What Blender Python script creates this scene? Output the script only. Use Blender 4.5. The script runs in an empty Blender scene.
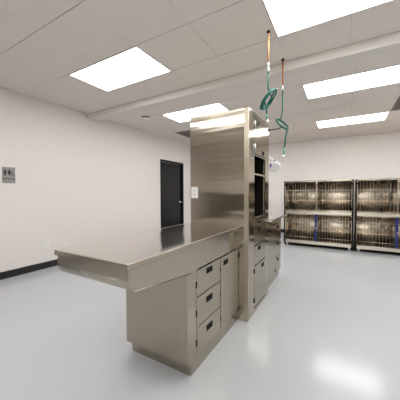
import bpy, bmesh, math, random
from mathutils import Vector, Matrix
random.seed(7)
S = bpy.context.scene
C = S.collection
PI = math.pi
H = 2.722            # ceiling height
X1, Y0, Y1 = 7.3, -2.9, 7.70

# ------------------------------------------------------------ camera, world, exposure
def setup_camera():
    yaw, pitch, roll, f = 0.5300, -0.0291, -0.0038, 243.1
    cy, sy, cp, sp = math.cos(yaw), math.sin(yaw), math.cos(pitch), math.sin(pitch)
    fw = Vector((-sy*cp, cy*cp, sp)); r = Vector((cy, sy, 0)); u = r.cross(fw)
    cr, sr = math.cos(roll), math.sin(roll)
    R = r*cr + u*sr; U = -r*sr + u*cr
    m = Matrix.Identity(4)
    for i in range(3):
        m[i][0] = R[i]; m[i][1] = U[i]; m[i][2] = -fw[i]
    m.translation = Vector((4.174, 0, 1.221))
    cd = bpy.data.cameras.new('camera'); cd.sensor_width = 36; cd.lens = 36*f/400
    cd.clip_start = 0.02
    co = bpy.data.objects.new('camera', cd); C.objects.link(co); co.matrix_world = m
    S.camera = co
setup_camera()
w = bpy.data.worlds.new('world'); S.world = w; w.use_nodes = True
w.node_tree.nodes['Background'].inputs[0].default_value = (1, .97, .93, 1)
w.node_tree.nodes['Background'].inputs[1].default_value = 5.0     # bright backdrop seen through the added window behind the camera
S.view_settings.view_transform = 'Standard'; S.view_settings.look = 'None'
S.view_settings.gamma = 1; S.view_settings.exposure = 0.0
LIGHT = 10.8          # emission of the ceiling diffusers

# ------------------------------------------------------------ materials
def newmat(name):
    m = bpy.data.materials.new(name); m.use_nodes = True
    return m, m.node_tree.nodes, m.node_tree.links, m.node_tree.nodes['Principled BSDF']
def plain(name, col, rough=.5, metal=0., noise=.04, scale=8, spec=.5, bump=0., coat=0.):
    m, n, l, b = newmat(name)
    b.inputs['Roughness'].default_value = rough; b.inputs['Metallic'].default_value = metal
    b.inputs['Specular IOR Level'].default_value = spec
    b.inputs['Coat Weight'].default_value = coat
    tc = n.new('ShaderNodeTexCoord'); no = n.new('ShaderNodeTexNoise')
    no.inputs['Scale'].default_value = scale; no.inputs['Detail'].default_value = 4
    l.new(tc.outputs['Object'], no.inputs['Vector'])
    mx = n.new('ShaderNodeMix'); mx.data_type = 'RGBA'
    mx.inputs['A'].default_value = tuple(c*(1-noise) for c in col)+(1,)
    mx.inputs['B'].default_value = tuple(min(1, c*(1+noise)) for c in col)+(1,)
    l.new(no.outputs['Fac'], mx.inputs['Factor']); l.new(mx.outputs['Result'], b.inputs['Base Color'])
    if bump:
        n2 = n.new('ShaderNodeTexNoise'); n2.inputs['Scale'].default_value = 160
        l.new(tc.outputs['Object'], n2.inputs['Vector'])
        bp = n.new('ShaderNodeBump'); bp.inputs['Strength'].default_value = bump; bp.inputs['Distance'].default_value = .002
        l.new(n2.outputs['Fac'], bp.inputs['Height']); l.new(bp.outputs['Normal'], b.inputs['Normal'])
    return m
def steel(name, col=(.50, .45, .365), rough=.15, grain=(220, 220, 1.2), gstr=.05, wave=(.5, .5, 3.0), wdist=.0, smear=.03, aniso=0., rot=0., var=.045, wdet=1):
    """brushed stainless: fine grain stretched along one axis plus the shallow warp of thin sheet"""
    m, n, l, b = newmat(name)
    b.inputs['Metallic'].default_value = 1.0
    if aniso:
        b.inputs['Anisotropic'].default_value = aniso
        b.inputs['Anisotropic Rotation'].default_value = rot
        tg = n.new('ShaderNodeTangent'); tg.direction_type = 'RADIAL'; tg.axis = 'Z'
        l.new(tg.outputs['Tangent'], b.inputs['Tangent'])
    tc = n.new('ShaderNodeTexCoord')
    mp = n.new('ShaderNodeMapping'); mp.inputs['Scale'].default_value = grain
    l.new(tc.outputs['Object'], mp.inputs['Vector'])
    no = n.new('ShaderNodeTexNoise'); no.inputs['Scale'].default_value = 1; no.inputs['Detail'].default_value = 3
    l.new(mp.outputs['Vector'], no.inputs['Vector'])
    mx = n.new('ShaderNodeMix'); mx.data_type = 'RGBA'
    mx.inputs['A'].default_value = tuple(c*(1-var) for c in col)+(1,); mx.inputs['B'].default_value = tuple(min(1, c*(1+var)) for c in col)+(1,)
    l.new(no.outputs['Fac'], mx.inputs['Factor']); l.new(mx.outputs['Result'], b.inputs['Base Color'])
    mr = n.new('ShaderNodeMapRange'); mr.inputs['To Min'].default_value = rough-smear; mr.inputs['To Max'].default_value = rough+smear
    n3 = n.new('ShaderNodeTexNoise'); n3.inputs['Scale'].default_value = 3.5; n3.inputs['Detail'].default_value = 4
    l.new(tc.outputs['Object'], n3.inputs['Vector'])
    l.new(n3.outputs['Fac'], mr.inputs['Value']); l.new(mr.outputs['Result'], b.inputs['Roughness'])
    b1 = n.new('ShaderNodeBump'); b1.inputs['Strength'].default_value = max(gstr, .001); b1.inputs['Distance'].default_value = .001
    l.new(no.outputs['Fac'], b1.inputs['Height'])
    if wdist:
        m2 = n.new('ShaderNodeMapping'); m2.inputs['Scale'].default_value = wave
        l.new(tc.outputs['Object'], m2.inputs['Vector'])
        n2 = n.new('ShaderNodeTexNoise'); n2.inputs['Scale'].default_value = 1; n2.inputs['Detail'].default_value = wdet
        l.new(m2.outputs['Vector'], n2.inputs['Vector'])
        b2 = n.new('ShaderNodeBump'); b2.inputs['Strength'].default_value = 1; b2.inputs['Distance'].default_value = wdist
        l.new(n2.outputs['Fac'], b2.inputs['Height']); l.new(b1.outputs['Normal'], b2.inputs['Normal'])
        l.new(b2.outputs['Normal'], b.inputs['Normal'])
    else:
        l.new(b1.outputs['Normal'], b.inputs['Normal'])
    return m
def emit(name, col, s):
    m, n, l, b = newmat(name)
    b.inputs['Base Color'].default_value = (.9, .9, .9, 1)
    b.inputs['Emission Color'].default_value = col+(1,); b.inputs['Emission Strength'].default_value = s
    return m
def glassmat():
    m, n, l, b = newmat('clear_glass')
    b.inputs['Roughness'].default_value = .03; b.inputs['Base Color'].default_value = (.9, .93, .93, 1)
    t = n.new('ShaderNodeBsdfTransparent'); t.inputs[0].default_value = (.93, .96, .96, 1)
    mx = n.new('ShaderNodeMixShader'); fr = n.new('ShaderNodeFresnel')
    l.new(fr.outputs[0], mx.inputs[0]); l.new(t.outputs[0], mx.inputs[1]); l.new(b.outputs[0], mx.inputs[2])
    l.new(mx.outputs[0], n['Material Output'].inputs['Surface'])
    return m
M = dict(
    glass=glassmat(),
    angle=steel('corner_angle_steel', (.50, .44, .35), rough=.36, gstr=0., var=.02),
    matte=steel('matte_steel', (.44, .40, .33), rough=.34, gstr=0., var=.02),
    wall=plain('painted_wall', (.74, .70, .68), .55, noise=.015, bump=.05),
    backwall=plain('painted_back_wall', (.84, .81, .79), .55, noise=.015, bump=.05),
    ceil=plain('ceiling_tile', (.745, .685, .635), .9, noise=.03, scale=30, bump=.25),
    groove=plain('grid_shadow_gap', (.20, .18, .165), .9),
    grid=plain('ceiling_edge_white', (.70, .66, .62), .6),
    floor=plain('epoxy_floor', (.460, .478, .497), .165, noise=.03, scale=1.3, spec=.38, bump=.0),
    black=plain('black_vinyl', (.012, .011, .011), .5),
    door=plain('black_door_paint', (.008, .008, .009), .22, spec=.3),
    steel=steel('brushed_steel', rough=.11, wdist=.0010, wave=(1.2, 1.2, 1.6), aniso=.5, gstr=.12),
    satin=steel('satin_steel', (.43, .385, .315), rough=.18, wdist=.0045, wave=(2.6, 2.6, .7), aniso=.4, rot=.25, gstr=0., var=.02),
    front=steel('brushed_steel_tall_panel', (.57, .51, .42), rough=.14, wdist=.0042, wave=(.8, .8, 6.5), wdet=1.8, aniso=.75, gstr=.1),
    top=steel('brushed_steel_top', (.73, .70, .665), rough=.11, grain=(220, 2, 220), gstr=.02, wdist=.004, wave=(4, .6, 1)),
    cage=steel('cage_steel', (.56, .49, .40), rough=.27, wdist=.006, wave=(4, 4, 1.5), aniso=.75, rot=.25),
    rod=plain('polished_rod', (.68, .62, .53), .35, 1.0),
    chrome=plain('chrome', (.8, .8, .8), .12, 1.0),
    panel=plain('dark_reflect_band', (.10, .085, .07), .5),  # for the dark band added on the unseen rear wall
    taupe=plain('taupe_reflect_band', (.52, .47, .41), .5),
    dark=plain('dark_recess', (.008, .007, .006), .6, spec=.15),
    plastic=plain('white_plastic', (.80, .79, .77), .35),
    slot=plain('slot_grey', (.12, .12, .12), .5),
    signm=plain('sign_grey_metal', (.30, .285, .28), .4, .3),
    ink=plain('sign_black', (.01, .01, .01), .5),
    wood=plain('tan_pipe', (.50, .30, .13), .4, noise=.15, scale=60),
    copper=plain('copper_pipe', (.42, .13, .04), .35, noise=.2, scale=60),
    teal=plain('teal_hose', (.0, .12, .085), .35, noise=.1),
    tealp=plain('pale_teal_sleeve', (.16, .42, .35), .4, noise=.1),
    blue=plain('blue_panel', (.006, .018, .12), .4),
    violet=plain('violet_grip', (.05, .03, .35), .4),
    grille=plain('grille_dark', (.20, .185, .17), .7),
    rubber=plain('caster_rubber', (.45, .45, .46), .5),
    light=emit('light_diffuser', (1.0, .985, .968), LIGHT),
)

# ------------------------------------------------------------ mesh helpers
def box(bm, x0, x1, y0, y1, z0, z1, bev=0.):
    ps = [(x, y, z) for x in (x0, x1) for y in (y0, y1) for z in (z0, z1)]
    v = [bm.verts.new(p) for p in ps]
    fs = [bm.faces.new([v[i] for i in q]) for q in ((0,1,3,2),(4,6,7,5),(0,4,5,1),(2,3,7,6),(0,2,6,4),(1,5,7,3))]
    if bev:
        es = list({e for f in fs for e in f.edges})
        bmesh.ops.bevel(bm, geom=es, offset=bev, segments=2, affect='EDGES', profile=.5)
def tube(bm, pts, r, seg=10, cap=True, closed=False):
    pts = [Vector(p) for p in pts]; n = len(pts); rings = []; up = None
    for i, p in enumerate(pts):
        a = pts[max(i-1, 0)]; b = pts[min(i+1, n-1)]
        t = (b-a).normalized()
        if up is None: up = Vector((0, 0, 1)) if abs(t.z) < .9 else Vector((1, 0, 0))
        s = t.cross(up).normalized(); up = s.cross(t).normalized()
        rr = r[i] if isinstance(r, (list, tuple)) else r
        rings.append([bm.verts.new(p + (s*math.cos(2*PI*k/seg) + up*math.sin(2*PI*k/seg))*rr) for k in range(seg)])
    for i in range(n-1):
        for k in range(seg):
            f = bm.faces.new((rings[i][k], rings[i][(k+1) % seg], rings[i+1][(k+1) % seg], rings[i+1][k])); f.smooth = True
    if cap:
        bm.faces.new(rings[0][::-1]); bm.faces.new(rings[-1])
def prism(bm, poly, ax, a, b):
    """extrude a 2-D outline along axis ax (0: outline is y,z  1: x,z  2: x,y)"""
    def P(q, t):
        return {0: (t, q[0], q[1]), 1: (q[0], t, q[1]), 2: (q[0], q[1], t)}[ax]
    A = [bm.verts.new(P(q, a)) for q in poly]; B = [bm.verts.new(P(q, b)) for q in poly]
    n = len(poly)
    bm.faces.new(A[::-1]); bm.faces.new(B)
    for i in range(n):
        bm.faces.new((A[i], A[(i+1) % n], B[(i+1) % n], B[i]))
def obj(name, bm, mat, parent=None, label=None, smooth=False):
    bmesh.ops.recalc_face_normals(bm, faces=bm.faces)
    me = bpy.data.meshes.new(name); bm.to_mesh(me); bm.free()
    me.materials.append(mat)
    if smooth:
        for p in me.polygons: p.use_smooth = True
    o = bpy.data.objects.new(name, me); C.objects.link(o)
    if parent:
        o.parent = parent
    if label: o['label'] = label
    return o
def bobj(name, mat, parent, *boxes, bev=0., label=None):
    bm = bmesh.new()
    for b in boxes: box(bm, *b, bev=bev)
    return obj(name, bm, mat, parent, label)
def struct(name, mat, *boxes, parent=None):
    o = bobj(name, mat, parent, *boxes)
    if not parent: o['kind'] = 'structure'
    return o
def thing(name, label, cat, loc=(0, 0, 0), group=None):
    o = bpy.data.objects.new(name, None); C.objects.link(o); o.location = loc
    o.empty_display_size = .1
    o['label'] = label; o['category'] = cat
    if group: o['group'] = group
    return o
def tag(o, label, cat, group=None):
    o['label'] = label; o['category'] = cat
    if group: o['group'] = group
    return o
def dup(root, loc, label):
    r = root.copy(); C.objects.link(r); r.location = loc; r['label'] = label
    for ch in list(root.children):
        c = ch.copy(); C.objects.link(c); c.parent = r
        for g in list(ch.children):
            d = g.copy(); C.objects.link(d); d.parent = c
    return r

# ------------------------------------------------------------ the room
struct('floor', M['floor'], (-.2, X1+.2, Y0-.2, Y1+.2, -.1, 0))
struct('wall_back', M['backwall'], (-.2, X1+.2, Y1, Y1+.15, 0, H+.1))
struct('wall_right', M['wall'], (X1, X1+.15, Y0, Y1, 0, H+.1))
WX0, WX1, WZ0, WZ1 = 3.50, 4.85, .15, 2.30
struct('wall_front', M['wall'], (-.2, WX0, Y0-.15, Y0, 0, H+.1), (WX1, X1+.2, Y0-.15, Y0, 0, H+.1), (WX0, WX1, Y0-.15, Y0, 0, WZ0), (WX0, WX1, Y0-.15, Y0, WZ1, H+.1))
wn = struct('added_window_1', M['door'], (WX0, WX0+.05, Y0-.1, Y0-.04, WZ0, WZ1), (WX1-.05, WX1, Y0-.1, Y0-.04, WZ0, WZ1), (WX0+.05, WX1-.05, Y0-.1, Y0-.04, WZ0, WZ0+.05), (WX0+.05, WX1-.05, Y0-.1, Y0-.04, WZ1-.05, WZ1))  # unseen window, added for highlights in the cages and fill light
bobj('added_window_glass', M['glass'], wn, (WX0+.05, WX1-.05, Y0-.072, Y0-.068, WZ0+.05, WZ1-.05))
DY0, DY1, DZ = 5.045, 6.115, 2.12
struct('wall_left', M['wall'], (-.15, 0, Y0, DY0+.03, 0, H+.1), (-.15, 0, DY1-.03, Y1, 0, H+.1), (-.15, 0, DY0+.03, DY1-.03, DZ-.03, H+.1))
struct('baseboard_left', M['black'], (0, .012, Y0, DY0, 0, .105), (0, .012, DY1, Y1, 0, .105))
struct('baseboard_back', M['black'], (.012, X1, Y1-.012, Y1, 0, .105))
struct('baseboard_right', M['black'], (X1-.012, X1, Y0, Y1-.012, 0, .105))
struct('added_dark_band', M['panel'], (0, 3.40, Y0, Y0+.02, .0, 1.22), (4.95, X1, Y0, Y0+.02, .0, 1.22))   # dark band added on the unseen rear wall for the steel to reflect
struct('added_taupe_band', M['taupe'], (0, 3.40, Y0, Y0+.02, 1.70, 2.22), (4.95, X1, Y0, Y0+.02, 1.70, 2.22))   # taupe band added higher up, to give the reflections contrast
# door
d = thing('door_1', '', '', (0, 0, 0)); del d['label']; del d['category']; d['kind'] = 'structure'
bobj('door_frame', M['door'], d, (-.13, .018, DY0, DY0+.055, 0, DZ), (-.13, .018, DY1-.055, DY1, 0, DZ), (-.13, .018, DY0+.055, DY1-.055, DZ-.055, DZ), bev=.003)
sl = bobj('door_slab', M['door'], d, (-.075, -.03, DY0+.058, DY1-.058, .01, DZ-.058), bev=.002)
bm = bmesh.new()
tube(bm, [(-.03, DY1-.13, .955), (-.018, DY1-.13, .955)], .027, 16)
tube(bm, [(-.02, DY1-.13, .955), (.02, DY1-.13, .955), (.027, DY1-.14, .955), (.027, DY1-.27, .955)], .013, 10)
obj('door_handle', bm, M['chrome'], sl)
# ceiling: lay-in tiles between a slim grid, with the lamps and grilles let into it
gx = [0, .56, 1.171, 1.755, 2.347, 2.977, 3.612, 4.225, 4.84, 5.45, 6.06, 6.67, X1]
gxb = [0, .56, 1.171, 1.77, 2.383, 3.02, 3.67, 4.29, 4.92, 5.54, 6.06, 6.67, X1]
gy = [Y0, -2.27, -1.64, -1.01, -.62, -.03, .61, 1.218, 1.848, 2.448, 2.94, 3.11, 3.69, 4.29, 4.93, 5.73, 6.33, 6.95, Y1]
LAMPS = [ (1.171, 2.347, 1.848, 2.448, 'white ceiling light panel nearest the restroom sign wall, before the beam'),
          (3.612, 4.84, 1.848, 2.448, 'largest bright ceiling light panel, nearest the camera at the top edge beside the hanging hoses'),
          (1.171, 2.383, 3.69, 4.29, 'white ceiling light panel just behind the beam, partly hidden by the tall steel cabinet'),
          (3.67, 4.92, 3.69, 4.29, 'long white ceiling light panel behind the beam at the right edge'),
          (3.67, 4.92, 5.73, 6.33, 'farthest ceiling light panel, small and thin, above the steel cages'),
          (1.171, 2.383, 5.73, 6.33, None), (6.06, 7.25, 1.848, 2.448, None), (6.06, 7.25, 3.69, 4.29, None), (6.06, 7.25, 5.73, 6.33, None),
          (1.171, 2.347, -.62, -.03, None), (2.351, 3.608, -.62, -.03, None), (6.06, 7.25, -.62, -.03, None),
          (3.612, 4.84, -2.27, -1.64, None)]
GR = [(4.92, 5.54, 4.93, 5.70), (.56, 1.171, 4.93, 5.62)]
bm = bmesh.new()
for i in range(len(gx)-1):
    for j in range(len(gy)-1):
        G = gx if gy[j] < 3.1 else gxb; a, b, c, e = G[i], G[i+1], gy[j], gy[j+1]
        g1, g2 = .0010, .0032
        a, b, c, e = a+g1, b-g1, c+g2, e-g2
        # subtract lamp or grille rectangles (they line up with the grid)
        cut = False
        for r in [L[:4] for L in LAMPS]+GR:
            mx_, my_ = (a+b)/2, (c+e)/2
            if r[0]-.05 < mx_ < r[1]+.05 and r[2]-.02 < my_ < r[3]+.02:
                cut = True
                if e > r[3]+.02: box(bm, a, b, r[3]+.004, e, H, H+.012)
        if not cut: box(bm, a, b, c, e, H, H+.012)
o = obj('ceiling', bm, M['ceil']); o['kind'] = 'structure'
struct('trim_1', M['groove'], (-.15, X1+.15, Y0-.15, Y1+.15, H+.014, H+.03))
o = struct('trim_2', M['grid'], (0, X1, 2.94, 3.11, 2.618, H))       # the dropped beam
# wall-angle trims of the ceiling edge
struct('trim_3', M['grid'], (0, .02, Y0, Y1, H-.004, H-.0005))
struct('trim_4', M['grid'], (.02, X1, Y1-.02, Y1, H-.004, H-.0005))

def ceiling_light(x0, x1, y0, y1, label):
    cx, cy = (x0+x1)/2, (y0+y1)/2
    t = thing('ceiling_light', label, 'ceiling light', (cx, cy, H), 'recessed ceiling light panels')
    a, b = (x1-x0)/2-.002, (y1-y0)/2-.002
    fr = .014
    bobj('light_frame', M['grid'], t, (-a, a, -b, -b+fr, -.005, .012), (-a, a, b-fr, b, -.005, .012), (-a, -a+fr, -b+fr, b-fr, -.005, .012), (a-fr, a, -b+fr, b-fr, -.005, .012))
    bobj('light_diffuser', M['light'], t, (-a+fr, a-fr, -b+fr, b-fr, -.002, .010))
for L in LAMPS:
    ceiling_light(*L[:4], L[4] or 'recessed white ceiling light panel outside the photographed part of the room')
def grille(x0, x1, y0, y1, label):
    t = thing('air_grille', label, 'vent', ((x0+x1)/2, (y0+y1)/2, H), 'square ceiling air grilles')
    a, b = (x1-x0)/2-.003, (y1-y0)/2-.003
    bobj('grille_frame', M['grille'], t, (-a, a, -b, -b+.03, -.004, .010), (-a, a, b-.03, b, -.004, .010), (-a, -a+.03, -b+.03, b-.03, -.004, .010), (a-.03, a, -b+.03, b-.03, -.004, .010))
    bm = bmesh.new(); n = 26
    for k in range(n):
        y = -b+.03+(2*b-.06)*(k+.5)/n
        box(bm, -a+.03, a-.03, y-.006, y+.006, 0, .009)
    obj('louvers', bm, M['grille'], t)
grille(*GR[0], 'dark square ceiling air grille at the right edge, beside the farthest light')
grille(*GR[1], 'dark square ceiling air grille near the black door, beside the tall cabinet')
# smoke detector
t = thing('smoke_detector', 'round white smoke detector on the ceiling just behind the beam', 'smoke detector', (.815, 3.64, H))
bm = bmesh.new(); tube(bm, [(0, 0, 0), (0, 0, -.012)], .075, 28); obj('base_ring', bm, M['slot'], t)
bm = bmesh.new(); tube(bm, [(0, 0, -.012), (0, 0, -.03), (0, 0, -.042), (0, 0, -.046)], [.068, .066, .05, .02], 28); obj('sensor_cover', bm, M['plastic'], t)

# ------------------------------------------------------------ things on the left wall
t = thing('restroom_sign', 'grey restroom sign with man, woman and wheelchair pictograms on the left wall', 'sign', (0, 1.565, 1.372))
SW, SH = .162, .232
bobj('sign_plate', M['signm'], t, (0.0005, .004, 0, SW, 0, SH), bev=.001)
def disc(bm, y, z, r, x0=.004, x1=.0052, seg=16):
    prism(bm, [(y+r*math.cos(2*PI*k/seg), z+r*math.sin(2*PI*k/seg)) for k in range(seg)], 0, x0, x1)
bm = bmesh.new()       # man
disc(bm, .034, .193, .0095)
prism(bm, [(.016, .180), (.052, .180), (.054, .150), (.047, .150), (.046, .165), (.045, .110), (.035, .110), (.034, .140), (.033, .110), (.023, .110), (.022, .165), (.021, .150), (.014, .150)], 0, .004, .0052)
obj('man_pictogram', bm, M['ink'], t)
bm = bmesh.new()       # woman
disc(bm, .088, .193, .0095)
prism(bm, [(.074, .180), (.102, .180), (.112, .150), (.105, .148), (.099, .168), (.108, .134), (.096, .134), (.096, .110), (.089, .110), (.088, .134), (.087, .110), (.080, .110), (.080, .134), (.068, .134), (.077, .168), (.071, .148), (.064, .150)], 0, .004, .0052)
obj('woman_pictogram', bm, M['ink'], t)
bm = bmesh.new()       # wheelchair user
disc(bm, .122, .172, .006)
ring = [(.0046, .126+.015*math.cos(a), .126+.015*math.sin(a)) for a in [math.radians(k) for k in range(130, 371, 20)]]
tube(bm, ring, .0028, 6)
tube(bm, [(.0046, .123, .164), (.0046, .125, .140), (.0046, .140, .138), (.0046, .148, .116), (.0046, .154, .118)], .0042, 6)
obj('wheelchair_pictogram', bm, M['ink'], t)
cu = bpy.data.curves.new('lettering', 'FONT'); cu.body = 'RESTROOM'; cu.size = .030; cu.offset = .0006; cu.extrude = .0004; cu.align_x = 'CENTER'
fo = bpy.data.objects.new('tmp_font', cu); C.objects.link(fo)
bpy.context.view_layer.update()
me = bpy.data.meshes.new_from_object(fo.evaluated_get(bpy.context.evaluated_depsgraph_get()))
bpy.data.objects.remove(fo)
me.name = 'lettering'; me.materials.clear(); me.materials.append(M['ink'])
me.transform(Matrix(((0, 0, 1, .0046), (1, 0, 0, SW/2), (0, 1, 0, .052), (0, 0, 0, 1))))
lt = bpy.data.objects.new('lettering', me); C.objects.link(lt); lt.parent = t
bm = bmesh.new()
for k in range(13):
    for q in range(2):
        if (k*7+q*3) % 4: disc(bm, .022+k*.0098, .030-q*.007, .0016, seg=6)
obj('braille_dots', bm, M['ink'], t)

def wall_plate(name, label, cat, M4, w_, h_, kind, group=None):
    """plate built in local x (width), y (out), z (height), then placed by M4"""
    t = thing(name, label, cat); t.matrix_world = M4
    bobj('cover_plate', M['plastic'], t, (-w_/2, w_/2, 0, .006, -h_/2, h_/2), bev=.0015)
    bm = bmesh.new()
    if kind == 'outlet':
        box(bm, -.016, .016, .006, .009, -.034, .034, bev=.001)
        obj('socket_face', bm, M['plastic'], t)
        for s in (-1, 1):
            zc = s*.02*h_/.115; bm = bmesh.new()
            prism(bm, [(-.007, zc+.008), (-.007, zc-.003), (-.001, zc-.009), (.001, zc-.009), (.007, zc-.003), (.007, zc+.008), (.005, zc+.008), (.005, zc-.001), (-.005, zc-.001), (-.005, zc+.008)], 1, .009, .0094)
            obj('socket_slots', bm, M['slot'], t)
    return t
# local x -> -Y world? plate on the left wall faces +X
wall_plate('wall_outlet', 'white electrical outlet low on the left wall', 'outlet',
           Matrix(((0, 1, 0, 0.0005), (1, 0, 0, 2.160), (0, 0, 1, .408), (0, 0, 0, 1))), .078, .125, 'outlet')

# ------------------------------------------------------------ base cabinet and wet table top
def pull(parent, x, y, z, w_=.085, h_=.036):
    """black recessed cup pull on a face that looks towards +X"""
    bm = bmesh.new()
    box(bm, x-.0005, x+.0035, y-w_/2, y+w_/2, z+h_/2-.005, z+h_/2)
    box(bm, x-.0005, x+.0035, y-w_/2, y+w_/2, z-h_/2, z-h_/2+.004)
    box(bm, x-.0005, x+.0035, y-w_/2, y-w_/2+.005, z-h_/2+.004, z+h_/2-.005)
    box(bm, x-.0005, x+.0035, y+w_/2-.005, y+w_/2, z-h_/2+.004, z+h_/2-.005)
    box(bm, x-.0003, x+.0008, y-w_/2+.005, y+w_/2-.005, z-h_/2+.004, z+h_/2-.005)
    h = obj('recessed_pull', bm, M['dark'], parent, 'black recessed pull')
    return h
def hinge(parent, x, y, z, h_=.045):
    bm = bmesh.new(); tube(bm, [(x, y, z-h_/2), (x, y, z+h_/2)], .006, 8)
    return obj('hinge', bm, M['dark'], parent, 'small dark hinge')
def front(name, parent, x, y0, y1, z0, z1, th=.016, mat='steel', label=None):
    return bobj(name, M[mat], parent, (x-th, x, y0, y1, z0, z1), bev=.0025, label=label)

TF = 2.179                                  # front face of the tall cabinet
bx0, bx1, by0 = 2.766, 3.324, 1.288
t = thing('base_cabinet', 'low stainless steel base cabinet with three drawers and a door under the overhanging table top', 'cabinet', (0, 0, 0), 'steel base cabinets')
cab = t
bobj('cabinet_body', M['satin'], t, (bx0, bx1-.016, by0, TF-.002, .095, .6995), bev=.001)
bobj('toe_kick', M['satin'], t, (bx0+.012, bx1-.006, by0+.045, TF-.004, .0, .095))
bobj('gap_shade', M['dark'], t, (bx1-.0158, bx1-.0152, 1.392, 2.166, .0955, .6995), label='dark strip standing for shade in the gaps')  # black sheet behind the fronts paints the shadow in their gaps
# face frame: corner stile, end stile, apron
bobj('face_frame', M['satin'], t, (bx1-.0155, bx1, by0+.0005, 1.394, .0955, .699))
bobj('face_frame', M['satin'], t, (bx1-.0155, bx1, 2.162, TF-.003, .0955, .699))
zr = [(.508, .689), (.298, .499), (.102, .289)]
for k, (z0, z1) in enumerate(zr):
    dr = front('drawer', t, bx1+.001, 1.401, 1.770, z0, z1, mat='matte')
    pull(dr, bx1+.001, 1.582, (.652, .440, .227)[k], .088, .040)
    for yc_ in (1.3985, 1.7715):
        bobj('side_catch', M['dark'], dr, (bx1-.002, bx1+.004, yc_-.0035, yc_+.0035, (z0+z1)/2-.025, (z0+z1)/2+.02), label='small dark catch')
dr = front('door', t, bx1+.001, 1.781, 2.157, .102, .689, mat='matte')
pull(dr, bx1+.001, 1.876, .636, .082, .040)
hinge(dr, bx1+.001, 2.156, .625); hinge(dr, bx1+.001, 2.156, .110)

# top: slab with a shallow rim, deep tub with rounded nose below
tx0, tx1, ty0 = 2.763, 3.350, .764
t = thing('wet_table_top', 'long stainless steel treatment table top with rounded deep tub overhanging towards the camera', 'countertop', (0, 0, 0), 'steel countertops')
bm = bmesh.new()
box(bm, tx0, tx1, ty0, TF-.001, .872, .900, bev=.003)
obj('tabletop', bm, M['satin'], t)
bobj('work_surface', M['top'], t, (tx0+.006, tx1-.006, ty0+.006, TF-.002, .8995, .9012))
bm = bmesh.new()
rim = .0035
box(bm, tx0+.001, tx0+.008, ty0+.001, TF-.002, .8990, .9022); box(bm, tx1-.008, tx1-.001, ty0+.001, TF-.002, .8990, .9022); box(bm, tx0+.008, tx1-.008, ty0+.001, ty0+.008, .8990, .9022)
obj('raised_rim', bm, M['rod'], t)
prof = [(ty0+.014, .8718), (ty0+.014, .819)]
cyy, czz, rr = ty0+.014+.066, .819, .066
for k in range(1, 11):
    a = PI + k*(PI/2)*.98/10
    prof.append((cyy+rr*math.cos(a), czz+rr*math.sin(a)*.98))
prof += [(by0+.03, .7005), (by0+.104, .7005), (by0+.104, .8718)]
bm = bmesh.new(); prism(bm, prof, 0, tx0+.010, tx1-.014)
tubo = obj('tub', bm, M['satin'], t)
for p in tubo.data.polygons:
    if abs(p.normal.x) < .5 and p.normal.z < -.02 and p.center.y < by0: p.use_smooth = True
# flat side skin with a pressed rim that follows the nose
bm = bmesh.new(); 
tube(bm, [(tx1-.014, y, z) for y, z in prof[1:-2]], .003, 6)
obj('tub_seam', bm, M['satin'], t)
bobj('apron_panel', M['satin'], t, (tx0+.010, bx1-.001, by0+.108, TF-.003, .7005, .8718), bev=.0015)

bobj('edge_shade', M['dark'], t, (tx0+.0095, tx1-.0135, ty0+.0135, by0+.104, .8665, .8722), label='dark strip standing for the shadow under the table edge')  # shadow line below the lip, put in as a dark strip
bobj('edge_shade', M['dark'], t, (bx1-.002, bx1-.0001, by0+.104, TF-.004, .8640, .8722), label='dark strip standing for the shadow under the table edge')  # same painted lip shadow, along the apron

# ------------------------------------------------------------ tall cabinet
t = thing('tall_cabinet', 'tall stainless steel cabinet tower with an open niche, doors and drawers', 'cabinet', (0, 0, 0))
ux0, ux1, uy0, uy1, uz = 2.780, 3.415, TF, 2.912, 2.014
bm = bmesh.new()
box(bm, ux0, ux1, uy0, uy0+.030, .004, uz, bev=.002)
obj('front_panel', bm, M['front'], t)
bobj('corner_angle', M['angle'], t, (3.378, ux1+.0015, uy0-.0015, uy0+.0005, .002, uz-.004), (ux1, ux1+.0015, uy0+.0005, uy0+.028, .002, uz-.004), label='pale corner angle')
NB, NT, NY0, NY1 = .975, 1.592, 2.378, 2.758
fx = ux1-.016
bobj('cabinet_body', M['steel'], t, (ux0, fx, uy0+.030, uy1, .0, NB-.010), (ux0, fx, uy0+.030, uy1, NT+.008, uz-.001),
     (ux0, fx, uy0+.030, NY0, NB-.010, NT+.008), (ux0, fx, NY1, uy1, NB-.010, NT+.008), (ux0, ux0+.15, NY0, NY1, NB-.010, NT+.008))
bobj('face_frame', M['steel'], t, (fx, ux1, uy0+.030, 2.370, .0, uz-.001), (fx, ux1, 2.768, uy1, .0, uz-.001), (fx, ux1, 2.370, 2.768, 1.955, uz-.001),
     (fx, ux1, 2.370, 2.768, NT, 1.606), (fx, ux1, 2.370, 2.768, .950, NB), (fx, ux1, 2.370, 2.768, 0, .040))
bobj('gap_shade', M['dark'], t, (fx, fx+.0007, 2.3705, 2.7675, 1.6065, 1.9545), label='dark strip standing for shade in the gaps')  # shade around the upper door, painted as a black sheet
bobj('gap_shade', M['dark'], t, (fx, fx+.0007, 2.3705, 2.7675, .0405, .9495), label='dark strip standing for shade in the gaps')  # shade between drawers and lower door, painted likewise
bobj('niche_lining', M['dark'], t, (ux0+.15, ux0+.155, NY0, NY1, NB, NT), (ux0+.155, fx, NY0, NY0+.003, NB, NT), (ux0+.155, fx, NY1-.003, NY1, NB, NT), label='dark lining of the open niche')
bobj('shelf', M['steel'], t, (ux0+.155, ux1-.004, NY0+.004, NY1-.004, 1.402, 1.418))
bobj('niche_ledge', M['chrome'], t, (ux0+.155, ux1+.006, NY0+.004, NY1-.004, NB-.009, NB+.004))
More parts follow.
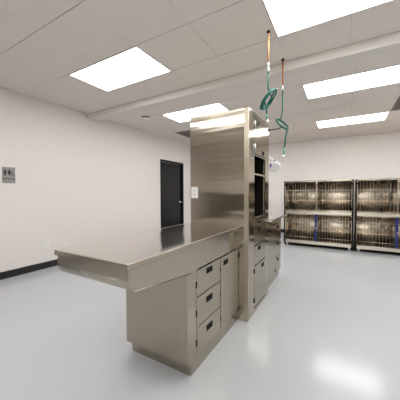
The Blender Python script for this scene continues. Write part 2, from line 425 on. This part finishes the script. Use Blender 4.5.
dr = front('upper_door', t, ux1+.002, 2.376, 2.762, 1.612, 1.950, .017)
pull(dr, ux1+.002, 2.665, 1.650, .06, .040)
for z in (1.90, 1.67):
    bm = bmesh.new(); tube(bm, [(ux1+.006, 2.373, z-.04), (ux1+.006, 2.373, z+.04)], .006, 8); obj('hinge', bm, M['chrome'], dr, 'chrome hinge')
dr = front('drawer', t, ux1+.002, 2.376, 2.762, .884, .944, .017, mat='satin'); pull(dr, ux1+.002, 2.545, .915, .10, .022)
dr = front('drawer', t, ux1+.002, 2.376, 2.762, .686, .876, .017, mat='satin'); pull(dr, ux1+.002, 2.538, .842, .075, .040)
dr = front('drawer', t, ux1+.002, 2.376, 2.762, .484, .676, .017, mat='satin'); pull(dr, ux1+.002, 2.538, .640, .075, .040)
dr = front('lower_door', t, ux1+.002, 2.376, 2.762, .052, .474, .017, mat='satin'); pull(dr, ux1+.002, 2.665, .424, .075, .040)
hinge(dr, ux1+.002, 2.373, .43); hinge(dr, ux1+.002, 2.373, .13)
wall_plate('cabinet_outlet', 'white double outlet plate on the front of the tall steel cabinet', 'outlet',
           Matrix(((-1, 0, 0, 2.834), (0, -1, 0, TF-.0005), (0, 0, 1, 1.226), (0, 0, 0, 1))), .080, .118, 'outlet')

# ------------------------------------------------------------ far cabinet and its top, behind the tower
t = thing('base_cabinet', 'low steel cabinet with small drawers behind the tall cabinet, nearer the cages', 'cabinet', (0, 0, 0), 'steel base cabinets')
ex1, ey0, ey1 = 3.385, uy1+.002, 3.735
bobj('cabinet_body', M['steel'], t, (ux0, ex1-.016, ey0, ey1, .08, .868), bev=.001)
bobj('toe_kick', M['steel'], t, (ux0+.03, ex1-.02, ey0+.002, ey1-.03, 0, .080))
bobj('face_frame', M['steel'], t, (ex1-.0155, ex1, ey0+.001, 2.985, .082, .867), (ex1-.0155, ex1, 3.700, ey1-.001, .082, .867), (ex1-.0155, ex1, 2.985, 3.700, .79, .867))
bobj('gap_shade', M['dark'], t, (ex1-.0158, ex1-.0152, 2.9855, 3.6995, .083, .7895), label='dark strip standing for shade in the gaps')  # gap shade of the far cabinet, painted as a black sheet
dr = front('door', t, ex1+.001, 2.990, 3.385, .088, .785, mat='satin'); pull(dr, ex1+.001, 3.10, .735, .075, .036); hinge(dr, ex1+.001, 3.382, .70); hinge(dr, ex1+.001, 3.382, .15)
for k, (z0, z1) in enumerate(((.560, .785), (.330, .554), (.088, .324))):
    dr = front('drawer', t, ex1+.001, 3.391, 3.696, z0, z1, mat='satin'); pull(dr, ex1+.001, 3.54, z1-.05, .075, .036)
t = thing('far_counter_top', 'short stainless steel counter top just behind the tall cabinet', 'countertop', (0, 0, 0), 'steel countertops')
bm = bmesh.new(); box(bm, ux0, 3.46, uy1+.002, 3.80, .870, .9012, bev=.003)
obj('counter_slab', bm, M['top'], t)
bobj('edge_strip', M['rod'], t, (3.460, 3.463, uy1+.004, 3.797, .873, .897))

# ------------------------------------------------------------ cage banks
def cage_bank(x, y, label, w_=1.375, depth=.70, bluex=(.655,)):
    t = thing('cage_bank', label, 'animal cage', (x, y, 0), 'stacked steel animal cages')
    zb, zm0, zm1, zt = .075, .745, .800, 1.475
    p = .02
    # carcass
    bobj('cage_shell', M['cage'], t, (0, p, .02, depth, zb, zt), (w_-p, w_, .02, depth, zb, zt), (p, w_-p, depth-.015, depth, zb, zt),
         (p, w_-p, .02, depth-.015, zt-.012, zt), (p, w_-p, .02, depth-.015, zb, zb+.02), (p, w_-p, .02, depth-.015, zm0, zm0+.02),
         (w_/2-.012, w_/2+.012, .02, depth-.015, zb+.02, zm0), (w_/2-.012, w_/2+.012, .02, depth-.015, zm0+.02, zt-.012))
    for (z0, z1) in ((zm1, zt-.014), (zb+.022, zm0-.002)):
        for s in (0, 1):
            a = p+.002 if s == 0 else w_/2+.014; b = w_/2-.014 if s == 0 else w_-p-.002
            bm = bmesh.new(); N = 16; prev = None
            for k in range(N+1):
                u = -1+2*k/N; X = a+(b-a)*k/N; Y = depth-.020-.016*(1-u*u)
                cur = [bm.verts.new((X, Y, z0)), bm.verts.new((X, Y, z1)), bm.verts.new((X, depth-.016, z1)), bm.verts.new((X, depth-.016, z0))]
                if prev:
                    for q in range(4):
                        f = bm.faces.new((prev[q], prev[(q+1) % 4], cur[(q+1) % 4], cur[q])); f.smooth = q == 0
                else: bm.faces.new(cur)
                prev = cur
            bm.faces.new(prev[::-1])
            obj('back_liner', bm, M['cage'], t)
    bobj('front_ledge', M['rod'], t, (.035, w_-.035, -.012, .02, zm0-.005, zm1), bev=.004, label='bright front ledge')
    bobj('front_ledge', M['rod'], t, (.035, w_-.035, -.012, .02, zb-.005, zb+.062), bev=.004, label='bright front ledge')
    bobj('top_trim', M['cage'], t, (0, w_, -.006, .02, zt-.002, zt+.014), bev=.003)
    for s in (0, 1):
        X = s*(w_-.034)
        bobj('corner_post', M['dark'], t, (X+(.0 if s else -.0005), X+(.0345 if s else .029), -.015, .019, zb-.003, zt+.010), label='dark corner post')
    bobj('base_shade', M['dark'], t, (.0, w_, .05, .65, .012, zb), label='dark block standing for the shade under the cages')  # dark block paints the deep shade below the cage floor
    for (z0, z1) in ((zm1+.012, zt-.012), (zb+.068, zm0-.014)):
        for s in (0, 1):
            a = .034 if s == 0 else w_/2+.010
            b = w_/2-.010 if s == 0 else w_-.034
            bm = bmesh.new()
            tube(bm, [(a, -.016, z0), (a, -.016, z1)], .005, 6); tube(bm, [(b, -.016, z0), (b, -.016, z1)], .005, 6)
            tube(bm, [(a, -.016, z0), (b, -.016, z0)], .005, 6); tube(bm, [(a, -.016, z1), (b, -.016, z1)], .005, 6)
            n = 12
            for k in range(1, n):
                X = a+(b-a)*k/n; tube(bm, [(X, -.014, z0), (X, -.014, z1)], .0024, 6)
            for q in (.36, .70) if z0 > .5 else (.14, .42, .80):
                Z = z0+(z1-z0)*q; tube(bm, [(a, -.022, Z), (b, -.022, Z)], .0045, 6)
            dd = obj('cage_door', bm, M['rod'], t)
            bm = bmesh.new(); hx = a if s == 0 else b; lx = b if s == 0 else a
            box(bm, lx-.008, lx+.008, -.030, -.018, (z0+z1)/2-.022, (z0+z1)/2+.022, bev=.003)
            obj('latch', bm, M['rod'], dd)
            for Z in (z0+.06, z1-.06):
                bm = bmesh.new(); tube(bm, [(hx, -.022, Z-.02), (hx, -.022, Z+.02)], .010, 8)
                obj('hinge', bm, M['dark'], dd)
    for X in bluex:
        bobj('blue_divider', M['blue'], t, (X-.002, X+.044, -.030, -.0125, zb+.07, zm0-.012), bev=.003, label='blue divider strip')
    for X in (.07, w_-.07):
        for Y in (.04, depth-.07):
            bm = bmesh.new()
            tube(bm, [(X, Y, zb+.004), (X, Y, zb-.012)], .022, 12)
            box(bm, X-.019, X-.014, Y-.012, Y+.012, .022, zb-.010); box(bm, X+.014, X+.019, Y-.012, Y+.012, .022, zb-.010); box(bm, X-.019, X+.019, Y-.014, Y+.014, zb-.014, zb-.008)
            c = obj('caster', bm, M['chrome'], t)
            bm = bmesh.new(); tube(bm, [(X-.012, Y, .030), (X+.012, Y, .030)], .030, 18); obj('wheel', bm, M['rubber'], c, 'pale grey caster wheel')
    return t
CY = 5.895
c1 = cage_bank(3.000, CY, 'left bank of four stacked steel cages on casters, next to the far counter')
c2 = dup(c1, (4.400, CY, 0), 'right bank of stacked steel cages on casters, cut by the right edge')

# ------------------------------------------------------------ hanging hoses
Rv = Vector((.8627, .505, 0)); Fv = Vector((-.505, .8625, 0)); Uv = Vector((0, 0, 1))
def coil(bm, c, a, b, turns, r, jit, start=0., wb=.006):
    """a few loops of hose hanging as a tilted bundle; a, b span its plane"""
    pts = []; nrm = a.cross(b).normalized(); n = int(turns*24)
    for k in range(n+1):
        th = start+2*PI*k/24
        wob = 1+jit*math.sin(th*.37+1)
        pts.append(c+a*math.cos(th)*wob+b*math.sin(th)*wob+nrm*(wb*math.sin(th*.61)))
    tube(bm, pts, r, 8); return pts
def drop(x, y, label, pipe_mat, z_pipe, z_con, z_hose, coilargs, tail, pr=.010):
    t = thing('hanging_hose', label, 'hose', (x, y, H), 'teal hoses hanging from the ceiling')
    def zz(z): return z-H
    bm = bmesh.new(); tube(bm, [(0, 0, 0), (0, 0, -.018), (0, 0, -.022)], [.015, .014, .010], 16); obj('ceiling_flange', bm, M['dark'], t, 'dark ceiling flange')
    bm = bmesh.new(); tube(bm, [(0, 0, -.02), (0, 0, zz(z_pipe))], pr, 12); obj('drop_pipe', bm, M[pipe_mat], t, 'tan drop pipe' if pipe_mat == 'wood' else 'copper coloured drop pipe')
    bm = bmesh.new(); L = z_pipe-z_con
    tube(bm, [(0, 0, zz(z_pipe)+.002), (0, 0, zz(z_pipe)-L*.25), (0, 0, zz(z_pipe)-L*.3), (0, 0, zz(z_pipe)-L*.55), (0, 0, zz(z_pipe)-L*.6), (0, 0, zz(z_con))], [.013, .013, .008, .008, .012, .012], 12)
    obj('connector', bm, M['plastic'], t, 'white threaded connector')
    bm = bmesh.new()
    c, a, b, turns, st, jit, rc, wb = coilargs
    s0 = c+a*math.cos(st)*1+b*math.sin(st)
    s0 = Vector(s0)
    tube(bm, [Vector((0, 0, zz(z_con)+.003)), Vector((0, 0, zz(z_hose))), (Vector((0, 0, zz(z_hose)))+s0)/2-Vector((0,0,.01)), s0], .0075, 8)
    pts = coil(bm, c, a, b, turns, rc, jit, st, wb)
    tube(bm, [pts[-1]]+tail[:-2], .0085, 8)
    obj('hose', bm, M['teal'], t)
    bm = bmesh.new(); tube(bm, [tail[-3], tail[-2]], .010, 10); obj('hose_sleeve', bm, M['tealp'], t, 'pale hose end sleeve')
    bm = bmesh.new(); e0, e1 = tail[-2], tail[-1]; d_ = (e1-e0)
    tube(bm, [e0, e0+d_*.3, e0+d_*.35, e0+d_*.8, e1], [.010, .010, .016, .016, .010], 12)
    obj('quick_coupling', bm, M['chrome'], t, 'metal quick coupling')
    return t
# nearer hose: coil seen nearly edge-on, leaning right
x1_, y1_ = 3.563, 2.312
def L_(r, u, f=0.): return Rv*r+Uv*u+Fv*f
dp = 2.36; k1 = dp/243.1
cc = L_(-.000*1, -(H-2.095))
cc = cc + Rv*0.003
a1 = L_(.062, .078, .0); b1 = L_(.022, -.020, .085)
drop(x1_, y1_, 'nearer teal hose hanging from the ceiling on a tan pipe, coiled in a tight bundle', 'wood', 2.428, 2.350, 2.20,
     (cc, a1, b1, 3.5, 0.9, .08, .008, .012), [L_(-.012, 2.02-H), L_(-.014, 1.99-H), L_(-.012, 1.955-H), L_(-.010, 1.915-H), L_(-.008, 1.875-H)])
x2_, y2_ = 3.578, 2.870
cc2 = L_(-.000, -(H-1.996))
a2 = L_(.070, -.050, .0); b2 = L_(.026, .038, .055)
drop(x2_, y2_, 'farther teal hose hanging on a copper pipe, its coil open like a ring', 'copper', 2.425, 2.375, 2.15,
     (cc2, a2, b2, 2.68, 2.0, .04, .0062, .006), [L_(.052, 1.93-H), L_(.040, 1.85-H), L_(.024, 1.735-H), L_(.018, 1.655-H), L_(.010, 1.615-H)], .009)
# black hook arm on the tower corner that steadies the second coil
t = thing('hose_hook', 'thin black hook arm sticking out of the tall cabinet towards the ring of hose', 'hook', (ux1, 2.895, 1.955))
bm = bmesh.new(); tube(bm, [(.001, 0, 0), (.07, .0, .0), (.125, -.005, .002), (.145, -.005, .014)], .006, 8); obj('hook_arm', bm, M['dark'], t)
bobj('mounting_plate', M['dark'], t, (.0005, .004, -.014, .014, -.02, .02))

# ------------------------------------------------------------ exam lamp behind the tower
t = thing('exam_lamp', 'white round examination lamp with violet grips peeking out behind the tall cabinet', 'lamp', (0, 0, 0))
lc = Vector((3.375, 3.36, 1.575))
ax = Vector((.3, -.75, -.6)).normalized()
bm = bmesh.new()
tube(bm, [lc-ax*.045, lc-ax*.04, lc-ax*.025, lc, lc+ax*.02, lc+ax*.026], [.02, .045, .070, .078, .075, .064], 28)
hd = obj('lamp_head', bm, M['plastic'], t, smooth=False)
bm = bmesh.new(); tube(bm, [lc+ax*.024, lc+ax*.030], .060, 24); obj('lamp_lens', bm, M['plastic'], hd)
for q in (-1, 1):
    s_ = Vector((.86, .45, .05)).normalized() if q > 0 else Vector((-.5, -.5, .2)).normalized()
    bm = bmesh.new(); g0 = lc+Vector((.01, -.035, .04)) if q > 0 else lc+Vector((-.035, -.06, -.01))
    tube(bm, [g0, g0+Vector((0, 0, .045))], .011, 8); obj('grip', bm, M['violet'], hd, 'violet grip')
bm = bmesh.new()
base = Vector((3.02, 3.25, .9015))
tube(bm, [base, base+Vector((0, 0, .03))], .09, 20)
tube(bm, [base+Vector((0, 0, .02)), Vector((3.02, 3.25, 1.66)), Vector((3.06, 3.27, 1.74)), Vector((3.28, 3.40, 1.72)), Vector((3.33, 3.42, 1.68)), lc-ax*.04], [.016, .016, .016, .014, .012, .012], 10)
obj('lamp_arm', bm, M['plastic'], t)
